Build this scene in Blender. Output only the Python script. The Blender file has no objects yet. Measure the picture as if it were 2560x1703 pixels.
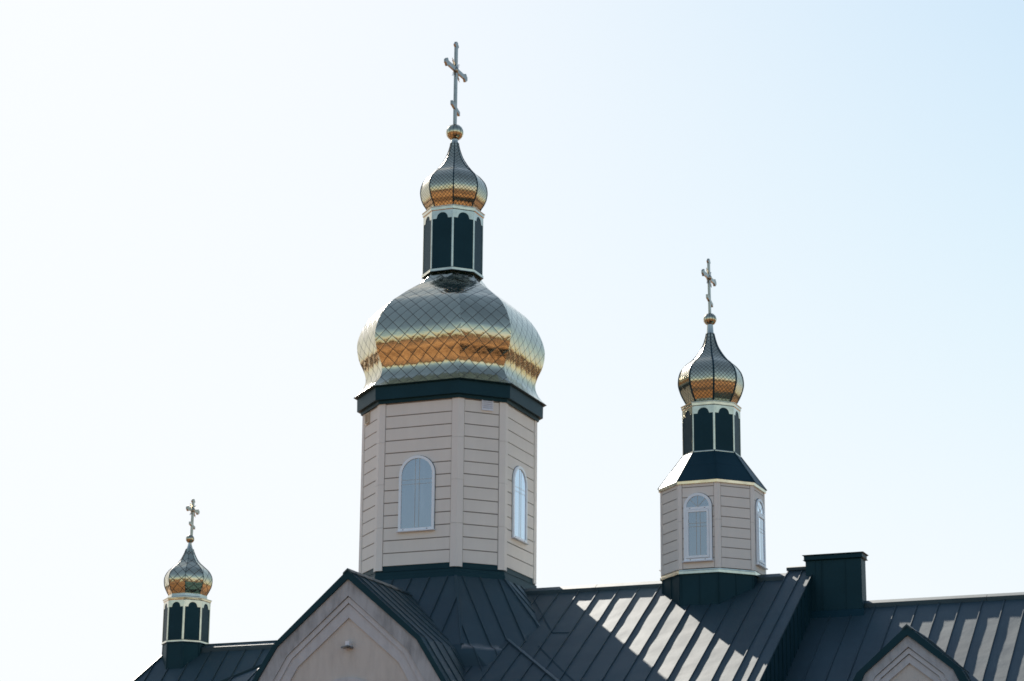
import bpy, math, random
from mathutils import Vector, Matrix, noise
R = math.radians
S = bpy.context.scene
C = S.collection
random.seed(7)

# ------------------------------------------------------------------ camera
AL, DIST, CZ = 23.594, 68.4701, -11.9522
PITCH, ROLL, YAW = 15.6186, -0.5092, -1.4881
cam_loc = Vector((DIST*math.sin(R(AL)), -DIST*math.cos(R(AL)), CZ))
a = R(AL+YAW)
fw = Vector((-math.sin(a), math.cos(a), 0)); rt = Vector((math.cos(a), math.sin(a), 0))
F = fw*math.cos(R(PITCH)) + Vector((0, 0, math.sin(R(PITCH))))
U = -fw*math.sin(R(PITCH)) + Vector((0, 0, math.cos(R(PITCH))))
ro = R(ROLL)
RX = rt*math.cos(ro) - U*math.sin(ro)
UX = rt*math.sin(ro) + U*math.cos(ro)
cam = bpy.data.cameras.new('camera'); cam_o = bpy.data.objects.new('camera', cam); C.objects.link(cam_o)
m = Matrix((RX, UX, -F)).transposed().to_4x4(); m.translation = cam_loc
cam_o.matrix_world = m
cam.sensor_width = 36; cam.lens = 6044/2560*36; cam.clip_start = 0.5; cam.clip_end = 6000
S.camera = cam_o

# ------------------------------------------------------------------ light
SUN_EL, SUN_AZ = 32.2, 134.0            # azimuth counter-clockwise from +X, where the sun stands
sd = Vector((math.cos(R(SUN_AZ))*math.cos(R(SUN_EL)), math.sin(R(SUN_AZ))*math.cos(R(SUN_EL)), math.sin(R(SUN_EL))))
w = bpy.data.worlds.new('World'); S.world = w; w.use_nodes = True
nt = w.node_tree; bg = nt.nodes['Background']
sky = nt.nodes.new('ShaderNodeTexSky'); sky.sky_type = 'NISHITA'; sky.sun_disc = False
sky.sun_elevation = R(SUN_EL); sky.sun_rotation = R(90-SUN_AZ)
sky.air_density = 1.2; sky.dust_density = 0.65; sky.ozone_density = 1.0; sky.altitude = 100
hs = nt.nodes.new('ShaderNodeHueSaturation'); hs.inputs['Saturation'].default_value = 1.0
nt.links.new(sky.outputs[0], hs.inputs['Color']); # tone curve compresses sky highlights: each channel levels off softly at SKY_MAX
SKY_MAX = (5.25, 5.42, 5.6)
sep = nt.nodes.new('ShaderNodeSeparateColor'); comb = nt.nodes.new('ShaderNodeCombineColor'); nt.links.new(hs.outputs[0], sep.inputs[0])
for k in range(3):
    def mm(op, x, y):
        q = nt.nodes.new('ShaderNodeMath'); q.operation = op
        for i_, v_ in enumerate((x, y)):
            if isinstance(v_, (int, float)): q.inputs[i_].default_value = v_
            else: nt.links.new(v_, q.inputs[i_])
        return q.outputs[0]
    c_ = sep.outputs[k]
    nt.links.new(mm('DIVIDE', c_, mm('POWER', mm('ADD', mm('POWER', mm('DIVIDE', c_, SKY_MAX[k]), 5.), 1.), 1/5)), comb.inputs[k])
nt.links.new(comb.outputs[0], bg.inputs[0]); bg.inputs[1].default_value = 0.05
sl = bpy.data.lights.new('sun', 'SUN'); sl.energy = 5.0; sl.angle = R(0.5); sl.color = (1.0, .925, .83)
so = bpy.data.objects.new('sun', sl); C.objects.link(so)
so.rotation_euler = (-sd).to_track_quat('-Z', 'Y').to_euler()
S.view_settings.view_transform = 'Standard'; S.view_settings.look = 'None'
S.view_settings.exposure = 1.876; S.view_settings.gamma = 1
S.cycles.max_bounces = 8; S.cycles.filter_width = 1.7

# ------------------------------------------------------------------ materials
def mat(name):
    m = bpy.data.materials.new(name); m.use_nodes = True
    return m, m.node_tree, m.node_tree.nodes['Principled BSDF']
def N(nt, t, **kw):
    n = nt.nodes.new(t)
    for k, v in kw.items(): setattr(n, k, v)
    return n
def math_(nt, op, a, b=None, c=None):
    n = nt.nodes.new('ShaderNodeMath'); n.operation = op
    for i, v in enumerate((a, b, c)):
        if v is None: continue
        if isinstance(v, (int, float)): n.inputs[i].default_value = v
        else: nt.links.new(v, n.inputs[i])
    return n.outputs[0]
def noise_(nt, scale, detail=4, vec=None, rough=.55):
    n = nt.nodes.new('ShaderNodeTexNoise'); n.inputs['Scale'].default_value = scale
    n.inputs['Detail'].default_value = detail; n.inputs['Roughness'].default_value = rough
    if vec: nt.links.new(vec, n.inputs['Vector'])
    return n.outputs['Fac']
def geo_pos(nt, scale=None):
    g = nt.nodes.new('ShaderNodeNewGeometry').outputs['Position']
    if scale:
        mp = nt.nodes.new('ShaderNodeMapping'); mp.inputs['Scale'].default_value = scale
        nt.links.new(g, mp.inputs['Vector']); return mp.outputs[0]
    return g
def ramp(nt, fac, stops):
    r = nt.nodes.new('ShaderNodeValToRGB'); e = r.color_ramp.elements
    while len(e) < len(stops): e.new(.5)
    for el, (p, c) in zip(e, stops):
        el.position = p; el.color = (*c, 1) if len(c) == 3 else c
    nt.links.new(fac, r.inputs[0]); return r.outputs[0]
def bump(nt, h, strength, dist, bs):
    b = nt.nodes.new('ShaderNodeBump'); b.inputs['Strength'].default_value = strength
    b.inputs['Distance'].default_value = dist; nt.links.new(h, b.inputs['Height'])
    nt.links.new(b.outputs[0], bs.inputs['Normal']); return b

def m_roof(name='teal_standing_seam_metal', lit_band=False):
    m, nt, b = mat(name)
    p = geo_pos(nt)
    n = noise_(nt, .9, 6, p)
    col = ramp(nt, n, [(.3, (.002, .020, .026)), (.7, (.004, .029, .037))])
    if lit_band:      # sunlight thrown onto the bend above the corner roofs, painted as a grey band
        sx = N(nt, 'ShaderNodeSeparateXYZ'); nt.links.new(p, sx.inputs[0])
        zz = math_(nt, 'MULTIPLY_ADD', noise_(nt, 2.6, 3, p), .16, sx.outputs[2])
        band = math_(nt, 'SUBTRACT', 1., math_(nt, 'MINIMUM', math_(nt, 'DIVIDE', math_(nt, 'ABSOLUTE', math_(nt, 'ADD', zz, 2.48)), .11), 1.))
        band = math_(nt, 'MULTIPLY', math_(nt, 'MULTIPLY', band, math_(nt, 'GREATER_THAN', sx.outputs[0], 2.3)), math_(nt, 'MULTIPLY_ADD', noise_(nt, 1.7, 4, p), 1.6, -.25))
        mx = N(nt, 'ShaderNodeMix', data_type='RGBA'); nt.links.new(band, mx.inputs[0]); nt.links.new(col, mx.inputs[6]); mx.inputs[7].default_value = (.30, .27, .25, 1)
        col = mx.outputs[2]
    nt.links.new(col, b.inputs['Base Color'])
    n2 = noise_(nt, 1.6, 4, p)
    nt.links.new(ramp(nt, n2, [(.3, (.60,)*3), (.7, (.68,)*3)]), b.inputs['Roughness'])
    b.inputs['Specular IOR Level'].default_value = .5
    b.inputs['Specular Tint'].default_value = (.75, .95, 1., 1)
    b.inputs['Coat Weight'].default_value = .75; b.inputs['Coat Roughness'].default_value = .62; b.inputs['Coat IOR'].default_value = 1.5
    bump(nt, noise_(nt, 2.2, 3, p), .38, .02, b)
    return m
def m_flat_metal():
    m, nt, b = mat('teal_sheet_metal')
    p = geo_pos(nt)
    nt.links.new(ramp(nt, noise_(nt, 1.3, 6, p), [(.3, (.005, .024, .033)), (.7, (.008, .033, .045))]), b.inputs['Base Color'])
    b.inputs['Roughness'].default_value = .5; b.inputs['Specular IOR Level'].default_value = .25; b.inputs['Specular Tint'].default_value = (.5, .9, 1., 1)
    bump(nt, noise_(nt, 3., 2, p), .15, .01, b)
    return m
GOLD = (.61, .54, .37)
def m_tiles(name, s, line, tilt, pil):
    m, nt, b = mat(name)
    uv = N(nt, 'ShaderNodeUVMap').outputs[0]
    sp = N(nt, 'ShaderNodeSeparateXYZ'); nt.links.new(uv, sp.inputs[0])
    u, v = sp.outputs[0], sp.outputs[1]
    A = math_(nt, 'DIVIDE', math_(nt, 'ADD', u, v), s); B = math_(nt, 'DIVIDE', math_(nt, 'SUBTRACT', u, v), s)
    def edge(x):
        f = math_(nt, 'FRACT', x); return math_(nt, 'MINIMUM', f, math_(nt, 'SUBTRACT', 1., f))
    ed = math_(nt, 'MULTIPLY', math_(nt, 'MINIMUM', edge(A), edge(B)), s/1.414)
    msk = N(nt, 'ShaderNodeMapRange'); msk.interpolation_type = 'SMOOTHSTEP'
    msk.inputs[1].default_value = line*.5; msk.inputs[2].default_value = line
    nt.links.new(ed, msk.inputs[0])
    mx = N(nt, 'ShaderNodeMix', data_type='RGBA'); nt.links.new(msk.outputs[0], mx.inputs[0])
    mx.inputs[6].default_value = (.022, .022, .020, 1)
    cid = N(nt, 'ShaderNodeCombineXYZ')
    nt.links.new(math_(nt, 'FLOOR', A), cid.inputs[0]); nt.links.new(math_(nt, 'FLOOR', B), cid.inputs[1])
    wn = N(nt, 'ShaderNodeTexWhiteNoise', noise_dimensions='3D'); nt.links.new(cid.outputs[0], wn.inputs[0])
    hv = N(nt, 'ShaderNodeHueSaturation'); hv.inputs['Color'].default_value = (*GOLD, 1)
    nt.links.new(math_(nt, 'MULTIPLY_ADD', wn.outputs[0], .14, .90), hv.inputs['Value'])
    nt.links.new(hv.outputs[0], mx.inputs[7]); nt.links.new(mx.outputs[2], b.inputs['Base Color'])
    nt.links.new(msk.outputs[0], b.inputs['Metallic'])
    rr = math_(nt, 'MULTIPLY_ADD', noise_(nt, 6., 3, geo_pos(nt)), .012, .012)
    nt.links.new(math_(nt, 'MULTIPLY_ADD', math_(nt, 'SUBTRACT', 1., msk.outputs[0]), .4, rr), b.inputs['Roughness'])
    # every sheet is set at a slightly different tilt and pillows towards its folded edges
    g = N(nt, 'ShaderNodeNewGeometry')
    vs = N(nt, 'ShaderNodeVectorMath', operation='SUBTRACT'); nt.links.new(wn.outputs[1], vs.inputs[0]); vs.inputs[1].default_value = (.5,)*3
    vm = N(nt, 'ShaderNodeVectorMath', operation='SCALE'); nt.links.new(vs.outputs[0], vm.inputs[0]); vm.inputs[3].default_value = tilt
    va = N(nt, 'ShaderNodeVectorMath', operation='ADD'); nt.links.new(g.outputs['Normal'], va.inputs[0]); nt.links.new(vm.outputs[0], va.inputs[1])
    vn = N(nt, 'ShaderNodeVectorMath', operation='NORMALIZE'); nt.links.new(va.outputs[0], vn.inputs[0])
    h1 = math_(nt, 'MULTIPLY', math_(nt, 'SUBTRACT', 1., math_(nt, 'POWER', math_(nt, 'SUBTRACT', 1., math_(nt, 'MINIMUM', math_(nt, 'DIVIDE', ed, s*.22), 1.)), 2.)), pil)
    h2 = math_(nt, 'MULTIPLY_ADD', noise_(nt, 1.5/s, 5, uv, .6), pil*3.6, h1)
    bp = N(nt, 'ShaderNodeBump'); bp.inputs['Strength'].default_value = 1; bp.inputs['Distance'].default_value = 1.
    nt.links.new(h2, bp.inputs['Height']); nt.links.new(vn.outputs[0], bp.inputs['Normal'])
    nt.links.new(bp.outputs[0], b.inputs['Normal'])
    return m
def m_trim(name, col, rough, wob=.002):
    m, nt, b = mat(name)
    p = geo_pos(nt)
    nt.links.new(ramp(nt, noise_(nt, 5., 5, p), [(.32, tuple(c*.8 for c in col)), (.62, col)]), b.inputs['Base Color'])
    b.inputs['Metallic'].default_value = 1; b.inputs['Roughness'].default_value = rough
    bump(nt, noise_(nt, 4., 3, p), .5, wob*4, b)
    return m
def m_siding(name, c, var):
    m, nt, b = mat(name)
    p = geo_pos(nt)
    big = noise_(nt, .8, 6, p); fine = noise_(nt, 90., 2, p)
    strk = noise_(nt, 2.6, 5, geo_pos(nt, (1.7, 1.7, .16)), .6)
    mixf = math_(nt, 'MULTIPLY_ADD', math_(nt, 'SUBTRACT', fine, .5), .30, math_(nt, 'ADD', math_(nt, 'MULTIPLY', big, .5), math_(nt, 'MULTIPLY', strk, .5)))
    nt.links.new(ramp(nt, mixf, [(.25, tuple(x*(1-var) for x in c)), (.75, c)]), b.inputs['Base Color'])
    b.inputs['Roughness'].default_value = .75
    bump(nt, fine, .2, .004, b)
    return m
def m_stucco(name, c, stain):
    m, nt, b = mat(name)
    p = geo_pos(nt)
    st = noise_(nt, 3.5, 6, geo_pos(nt, (1.6, 1.6, .35)), .65)
    fine = noise_(nt, 60., 3, p); bl = noise_(nt, 1.1, 5, p)
    fac = math_(nt, 'ADD', math_(nt, 'MULTIPLY', st, .55), math_(nt, 'ADD', math_(nt, 'MULTIPLY', bl, .35), math_(nt, 'MULTIPLY', fine, .14)))
    nt.links.new(ramp(nt, fac, [(.36, tuple(x*(1-stain) for x in c)), (.58, c)]), b.inputs['Base Color'])
    b.inputs['Roughness'].default_value = .9
    bump(nt, noise_(nt, 120., 3, p), .6, .006, b)
    return m
def m_simple(name, c, rough, metallic=0., var=.12, ns=6.):
    m, nt, b = mat(name)
    nt.links.new(ramp(nt, noise_(nt, ns, 5, geo_pos(nt)), [(.3, tuple(x*(1-var) for x in c)), (.7, c)]), b.inputs['Base Color'])
    b.inputs['Roughness'].default_value = rough; b.inputs['Metallic'].default_value = metallic
    return m
def m_glass():
    m, nt, b = mat('coated_window_glass')
    p = geo_pos(nt, (2.4, 2.4, .30))
    nt.links.new(ramp(nt, noise_(nt, 1.2, 4, p), [(.32, (.018, .030, .050)), (.55, (.038, .054, .078)), (.72, (.13, .15, .175))]), b.inputs['Base Color'])
    b.inputs['Roughness'].default_value = .3
    g = N(nt, 'ShaderNodeBsdfGlossy'); g.inputs['Color'].default_value = (.88, .90, .97, 1); g.inputs['Roughness'].default_value = .025
    bp = N(nt, 'ShaderNodeBump'); bp.inputs['Strength'].default_value = .06; bp.inputs['Distance'].default_value = .02
    nt.links.new(noise_(nt, 1.2, 2, geo_pos(nt)), bp.inputs['Height']); nt.links.new(bp.outputs[0], g.inputs['Normal'])
    lw = N(nt, 'ShaderNodeLayerWeight'); lw.inputs['Blend'].default_value = .5       # reflectance of the coated double pane by angle
    fac = math_(nt, 'MULTIPLY_ADD', math_(nt, 'POWER', lw.outputs['Facing'], 1.2), 1.05, .26)
    mx = N(nt, 'ShaderNodeMixShader'); nt.links.new(math_(nt, 'MINIMUM', fac, .95), mx.inputs[0]); nt.links.new(b.outputs[0], mx.inputs[1]); nt.links.new(g.outputs[0], mx.inputs[2])
    nt.links.new(mx.outputs[0], nt.nodes['Material Output'].inputs[0])
    return m
def m_ground():
    m, nt, b = mat('dry_brown_ground')
    p = geo_pos(nt)
    f = math_(nt, 'ADD', math_(nt, 'MULTIPLY', noise_(nt, .045, 6, p), .65), math_(nt, 'MULTIPLY', noise_(nt, .4, 5, p), .35))
    nt.links.new(ramp(nt, f, [(.34, (.010, .007, .005)), (.43, (.040, .018, .007)), (.49, (.108, .048, .015)), (.56, (.14, .062, .020)), (.66, (.34, .19, .085))]), b.inputs['Base Color'])
    b.inputs['Roughness'].default_value = .95
    return m

M = dict(roof=m_roof(), skirt=m_roof('teal_seamed_metal_lit_band', True), flat=m_flat_metal(),
    tile_big=m_tiles('gilded_diamond_sheets_large', .40, .0105, .028, .0024),
    tile_small=m_tiles('gilded_diamond_sheets_small', .115, .008, .03, .0005),
    tile_mid=m_tiles('gilded_diamond_sheets_medium', .30, .011, .03, .0020),
    gold=m_trim('gilded_trim_sheet', (.70, .645, .50), .16),
    ball=m_trim('gilded_ball_sheet', GOLD, .07, .001),
    cross=m_trim('weathered_gilded_cross', (.42, .385, .31), .25),
    siding=m_siding('cream_fibre_siding', (.775, .74, .675), .10), pil=m_siding('cream_corner_boards', (.785, .75, .69), .07),
    stucco=m_stucco('grey_stucco_band', (.41, .43, .445), .50), stucco2=m_stucco('stucco_moulding', (.50, .515, .53), .18),
    field=m_stucco('beige_stucco_field', (.55, .525, .485), .16),
    pvc=m_simple('white_window_plastic', (.82, .89, .93), .35, var=.04), glass=m_glass(),
    bar=m_simple('brass_glazing_bar', (.46, .43, .36), .35, .0), vent=m_simple('white_vent_plastic', (.74, .76, .80), .5),
    ventb=m_simple('beige_vent_plastic', (.60, .50, .36), .6), joint=m_simple('dirty_board_joint', (.17, .14, .12), .9), dark=m_simple('dark_recess', (.03, .03, .035), .8),
    lamp=m_simple('grey_lamp_casting', (.18, .20, .22), .4, .3), lens=m_simple('lamp_glass', (.25, .25, .24), .15),
    wall=m_stucco('lower_wall_render', (.55, .50, .46), .12), ground=m_ground(),
    leaf=m_simple('far_tree_foliage', (.035, .040, .020), .9, var=.5, ns=1.5))

# ------------------------------------------------------------------ mesh helpers
class MB:
    def __init__(s): s.v = []; s.f = []; s.uv = []; s.sm = []
    def face(s, pts, uv=None, smooth=False):
        i = len(s.v); s.v += [tuple(p) for p in pts]; s.f.append(tuple(range(i, i+len(pts)))); s.uv.append(uv); s.sm.append(smooth)
    def grid(s, rows, smooth=True, uvs=None):
        i = len(s.v); n = len(rows[0])
        for r in rows: s.v += [tuple(p) for p in r]
        for a_ in range(len(rows)-1):
            for b_ in range(n-1):
                s.f.append((i+a_*n+b_, i+a_*n+b_+1, i+(a_+1)*n+b_+1, i+(a_+1)*n+b_))
                s.uv.append([uvs[a_][b_], uvs[a_][b_+1], uvs[a_+1][b_+1], uvs[a_+1][b_]] if uvs else None); s.sm.append(smooth)
    def box(s, o, x, y, z):            # corner o and three edge vectors
        o, x, y, z = map(Vector, (o, x, y, z)); i = len(s.v)
        s.v += [tuple(o+x*a_+y*b_+z*c_) for c_ in (0, 1) for b_ in (0, 1) for a_ in (0, 1)]
        fs = [(0, 2, 3, 1), (4, 5, 7, 6), (0, 1, 5, 4), (2, 6, 7, 3), (0, 4, 6, 2), (1, 3, 7, 5)]
        if x.cross(y).dot(z) < 0: fs = [f[::-1] for f in fs]
        for f in fs: s.f.append(tuple(i+k for k in f)); s.uv.append(None); s.sm.append(False)
    def beam(s, p0, p1, up, wd, ht, base=0.):   # bar from p0 to p1, sitting on base along up
        p0, p1, up = Vector(p0), Vector(p1), Vector(up).normalized()
        d = p1-p0; sd_ = d.cross(up).normalized()
        s.box(p0-sd_*wd/2+up*base, sd_*wd, d, up*ht)
    def prism(s, poly, fr, d0, d1):    # poly of (a,b); fr maps (a,b,d) to a point
        n = len(poly)
        ar = sum(poly[k][0]*poly[(k+1) % n][1]-poly[(k+1) % n][0]*poly[k][1] for k in range(n))
        if ar < 0: poly = poly[::-1]
        i = len(s.v); s.v += [tuple(fr(p[0], p[1], d0)) for p in poly]+[tuple(fr(p[0], p[1], d1)) for p in poly]
        s.f.append(tuple(range(i+n-1, i-1, -1))); s.f.append(tuple(range(i+n, i+2*n)))
        for k in range(n): s.f.append((i+k, i+(k+1) % n, i+n+(k+1) % n, i+n+k))
        s.uv += [None]*(n+2); s.sm += [False]*(n+2)
    def strip(s, lo, hi, fr, d0, d1):  # solid between two polylines of the same length
        def q(A, B, C_, D): s.face([A, B, C_, D])
        n = len(lo)
        for k in range(n-1):
            q(fr(*lo[k], d1), fr(*lo[k+1], d1), fr(*hi[k+1], d1), fr(*hi[k], d1))
            q(fr(*lo[k], d0), fr(*lo[k+1], d0), fr(*lo[k+1], d1), fr(*lo[k], d1))
            q(fr(*hi[k], d1), fr(*hi[k+1], d1), fr(*hi[k+1], d0), fr(*hi[k], d0))
        for k in (0, n-1): q(fr(*lo[k], d0), fr(*lo[k], d1), fr(*hi[k], d1), fr(*hi[k], d0))
    def build(s, name, mt, parent=None, recalc=False):
        me = bpy.data.meshes.new(name); me.from_pydata(s.v, [], s.f); me.materials.append(mt)
        if any(s.uv):
            l = me.uv_layers.new(name='UVMap')
            for p in me.polygons:
                uv = s.uv[p.index]
                if uv:
                    for k, li in enumerate(p.loop_indices): l.data[li].uv = uv[k]
        me.polygons.foreach_set('use_smooth', s.sm); me.update()
        o = bpy.data.objects.new(name, me); C.objects.link(o)
        if parent:
            o.parent = parent
            if parent.type == 'EMPTY': o.matrix_parent_inverse = Matrix.Translation(-Vector(parent.location))
        return o
def thing(name, label, cat, loc=(0, 0, 0)):
    o = bpy.data.objects.new(name, None); C.objects.link(o); o.location = loc
    o['label'] = label; o['category'] = cat; o.empty_display_size = .5
    return o
def struct(o, kind='structure'): o['kind'] = kind; return o

T8 = math.tan(math.pi/8)
def ring(h, w, z, cx=0, cy=0):
    return [Vector((cx+x, cy+y, z)) for x, y in ((w, -h), (h, -w), (h, w), (w, h), (-w, h), (-h, w), (-h, -w), (-w, -h))]
def frustum(mb, prof, cx=0, cy=0, smooth=False, tile=0, cap=True):
    """prof: list of (z,h,w) from bottom to top; each of the eight facets gets vertices of its own"""
    rings = [ring(h, w, z, cx, cy) for z, h, w in prof]
    for k in range(8):
        rows = []; uvs = []; acc = 0; prev = None
        nsub = 5 if smooth else 1
        for r in rings:
            A, B = r[k], r[(k+1) % 8]; mid = (A+B)/2
            if prev is not None: acc += (mid-prev).length
            prev = mid; L = (B-A).length
            rows.append([A.lerp(B, t/nsub) for t in range(nsub+1)])
            off = tile*(17*k)
            uvs.append([((t/nsub-.5)*L+off, acc) for t in range(nsub+1)])
        if smooth: mb.grid(rows, True, uvs)
        else:
            for a_ in range(len(rows)-1): mb.face([rows[a_][0], rows[a_][1], rows[a_+1][1], rows[a_+1][0]])
    if cap:
        mb.face(rings[-1]); mb.face(rings[0][::-1])
def spline(pts, n):
    """monotone-ish Catmull-Rom through (z,h,k) rows, n steps per span"""
    out = []
    P = [pts[0]]+list(pts)+[pts[-1]]
    for i in range(1, len(P)-2):
        p0, p1, p2, p3 = P[i-1], P[i], P[i+1], P[i+2]
        for s_ in range(n):
            t = s_/n
            out.append(tuple(.5*(2*b+(c-a_)*t+(2*a_-5*b+4*c-d)*t*t+(3*b-a_-3*c+d)*t**3) for a_, b, c, d in zip(p0, p1, p2, p3)))
    out.append(tuple(pts[-1])); return out
def lathe(mb, prof, cx, cy, n=24, smooth=True):
    for k in range(n):
        rows = []
        for r, z in prof:
            rows.append([(cx+r*math.cos(2*math.pi*(k+t)/n), cy+r*math.sin(2*math.pi*(k+t)/n), z) for t in (0, 1)])
        mb.grid(rows, True)
def face_frames(h, w, cx=0, cy=0):
    """for each of the eight facets: midpoint, unit tangent (left to right seen from outside), outward normal, half width"""
    out = []
    r = ring(h, w, 0, cx, cy)
    for k in range(8):
        A, B = r[k], r[(k+1) % 8]; t = (B-A).normalized(); n = t.cross(Vector((0, 0, 1)))
        out.append(((A+B)/2, t, n, (B-A).length/2))
    return out      # k=0 right-front diagonal, 1 right, 2, 3 back, 4, 5 left, 6 left-front diagonal, 7 front
def fr_of(mid, t, n, out=0.):
    return lambda a_, b_, d: Vector((mid.x, mid.y, 0))+t*a_+n*(d+out)+Vector((0, 0, b_))

# ------------------------------------------------------------------ roofs
def roof_plane(mb, O, du, dv, poly, seams, cell=.15, amp=.005, sw=.022, sh=.032, seed=0., seam_only=None):
    """flat pan roof: O origin, du along the eave, dv down the slope, convex poly in (u,v); folded seams at the given u"""
    O, du, dv = Vector(O), Vector(du).normalized(), Vector(dv).normalized()
    nn = du.cross(dv)
    if nn.z < 0: nn = -nn
    def span_u(v):
        xs = []
        for (u0, v0), (u1, v1) in zip(poly, poly[1:]+poly[:1]):
            if (v0-v)*(v1-v) <= 0 and abs(v1-v0) > 1e-9: xs.append(u0+(u1-u0)*(v-v0)/(v1-v0))
            elif abs(v1-v0) <= 1e-9 and abs(v0-v) < 1e-9: xs += [u0, u1]
        return (min(xs), max(xs)) if xs else None
    def span_v(u):
        xs = []
        for (u0, v0), (u1, v1) in zip(poly, poly[1:]+poly[:1]):
            if (u0-u)*(u1-u) <= 0 and abs(u1-u0) > 1e-9: xs.append(v0+(v1-v0)*(u-u0)/(u1-u0))
        return (min(xs), max(xs)) if len(xs) > 1 else None
    v0, v1 = min(p[1] for p in poly), max(p[1] for p in poly)
    wd = max(p[0] for p in poly)-min(p[0] for p in poly)
    nr = max(2, int((v1-v0)/cell)); nc = max(2, int(wd/cell)); rows = []
    for i in range(nr+1):
        v = v0+(v1-v0)*i/nr; sp = span_u(v)
        row = []
        for j in range(nc+1):
            u = sp[0]+(sp[1]-sp[0])*j/nc
            d = amp*(noise.noise(Vector((u*1.5, v*1.1, seed)))+.6*noise.noise(Vector((u*3.7, v*2.1, seed+9))))
            row.append(O+du*u+dv*v+nn*d)
        rows.append(row)
    if du.cross(dv).z > 0: rows = [r for r in rows]
    else: rows = rows[::-1]
    mb.grid(rows, True)
    for u in seams:
        sp = span_v(u)
        if not sp or sp[1]-sp[0] < .1: continue
        n = max(1, int((sp[1]-sp[0])/.5)); pts = []
        for i in range(n+1):
            v = sp[0]+.02+(sp[1]-sp[0]-.02)*i/n
            pts.append(O+du*(u+.006*noise.noise(Vector((u*3, v*1.3, seed+4))))+dv*v)
        for p, q in zip(pts, pts[1:]): mb.beam(p, q, nn, sw, sh+.008, -.008)
def ridge_cap(mb, x0, x1, ztop, half=.19, drop=.115, vert=.16, y=0):
    rows = [[(x, y-half, ztop-drop-vert) for x in (x0, x1)], [(x, y-half, ztop-drop) for x in (x0, x1)], [(x, y, ztop) for x in (x0, x1)],
            [(x, y+half, ztop-drop) for x in (x0, x1)], [(x, y+half, ztop-drop-vert) for x in (x0, x1)]]
    mb.grid(rows, False)
    for x, sgn in ((x0, 1), (x1, -1)):
        f = [(x, y-half, ztop-drop-vert), (x, y-half, ztop-drop), (x, y, ztop), (x, y+half, ztop-drop), (x, y+half, ztop-drop-vert)]
        mb.face(f if sgn > 0 else f[::-1])

ZG = -13.6
church = thing('church_building', 'long church with dark teal seamed metal roofs, pale stucco gables and a square chimney', 'church', (0, 0, ZG))
P34 = math.tan(R(34)); P345 = math.tan(R(36.3)); P475 = math.tan(R(47.5))
c34, s34 = math.cos(R(34)), math.sin(R(34))
# ---- main nave roof
ZR = -.334
X1 = 10.10
mb = MB()
pk = ZR-.09
L = 6.3/c34
seams = [5.26+.595*k for k in range(-4, 9)]
roof_plane(mb, (0, 0, pk), (1, 0, 0), (0, -c34, -s34), [(1.0, 0), (X1, 0), (X1, L), (1.0, L)], seams, seed=1.)
roof_plane(mb, (0, 0, pk), (1, 0, 0), (0, c34, -s34), [(1.0, 0), (X1, 0), (X1, L), (1.0, L)], seams, cell=.6, seed=2.)
nave = mb.build('nave_roof', M['roof'], church)
for xa, xb in ((2.2, 4.55), (4.56, 6.6), (6.61, X1)):
    mb = MB(); ridge_cap(mb, xa, xb, ZR); mb.build('ridge_cap', M['roof'], nave)
# ---- raised end strip of the main nave roof
X2 = 10.82
mb = MB()
ps = -.235
roof_plane(mb, (0, 0, ps), (1, 0, 0), (0, -c34, -s34), [(X1-.02, 0), (X2, 0), (X2, L), (X1-.02, L)], [X1-.01, 10.48, X2-.012], seed=3., sh=.035)
roof_plane(mb, (0, 0, ps), (1, 0, 0), (0, c34, -s34), [(X1-.02, 0), (X2, 0), (X2, L), (X1-.02, L)], [], cell=.6, seed=4.)
mb.face([(X1-.02, 0, ps), (X1-.02, -6.3, ps-6.3*P34), (X1-.02, -6.3, ps-6.3*P34-.4), (X1-.02, 0, ps-.4)])
strip = mb.build('raised_end_strip', M['roof'], church)
mb = MB(); ridge_cap(mb, X1-.07, X2-.02, -.16, .12, .05, .08); mb.build('ridge_cap', M['roof'], strip)
# ---- lower nave roof on the right
Z2 = -1.2056
pk2 = Z2-.09
c2, s2 = math.cos(R(36.3)), math.sin(R(36.3)); L2 = 6.5/c2
mb = MB()
seams = [11.3+.572*k for k in range(-1, 23)]
roof_plane(mb, (0, 0, pk2), (1, 0, 0), (0, -c2, -s2), [(X2-.1, 0), (24, 0), (24, L2), (X2-.1, L2)], seams, seed=5.)
roof_plane(mb, (0, 0, pk2), (1, 0, 0), (0, c2, -s2), [(X2-.1, 0), (24, 0), (24, L2), (X2-.1, L2)], seams, cell=.6, seed=6.)
low = mb.build('lower_nave_roof', M['roof'], church)
for xa, xb in ((12.1, 15.4), (15.41, 24)):
    mb = MB(); ridge_cap(mb, xa, xb, Z2, .17, .10, .15); mb.build('ridge_cap', M['roof'], low)
# ---- cheek wall between the two roofs
mb = MB()
mb.face([(X2-.03, y, z) for y, z in ((-6.3, ps-6.3*P34-.01), (6.3, ps-6.3*P34-.01), (0, ps-.01))])
mb.face([(X2-.03, y, z) for y, z in ((-6.3, -8.), (6.3, -8.), (6.3, ps-6.3*P34-.01), (-6.3, ps-6.3*P34-.01))])
for k in range(1, 16):
    y = -.38*k; zt = ps+y*P34-.03
    mb.box((X2-.03, y-.012, zt-1.3), (.025, 0, 0), (0, .024, 0), (0, 0, 1.3))
mb.beam((X2-.02, 0, ps-.05), (X2-.02, -6.3, ps-.05-6.3*P34), (0, P34, 1), .03, .07, -.01)
mb.build('cheek_wall', M['flat'], church)
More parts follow.
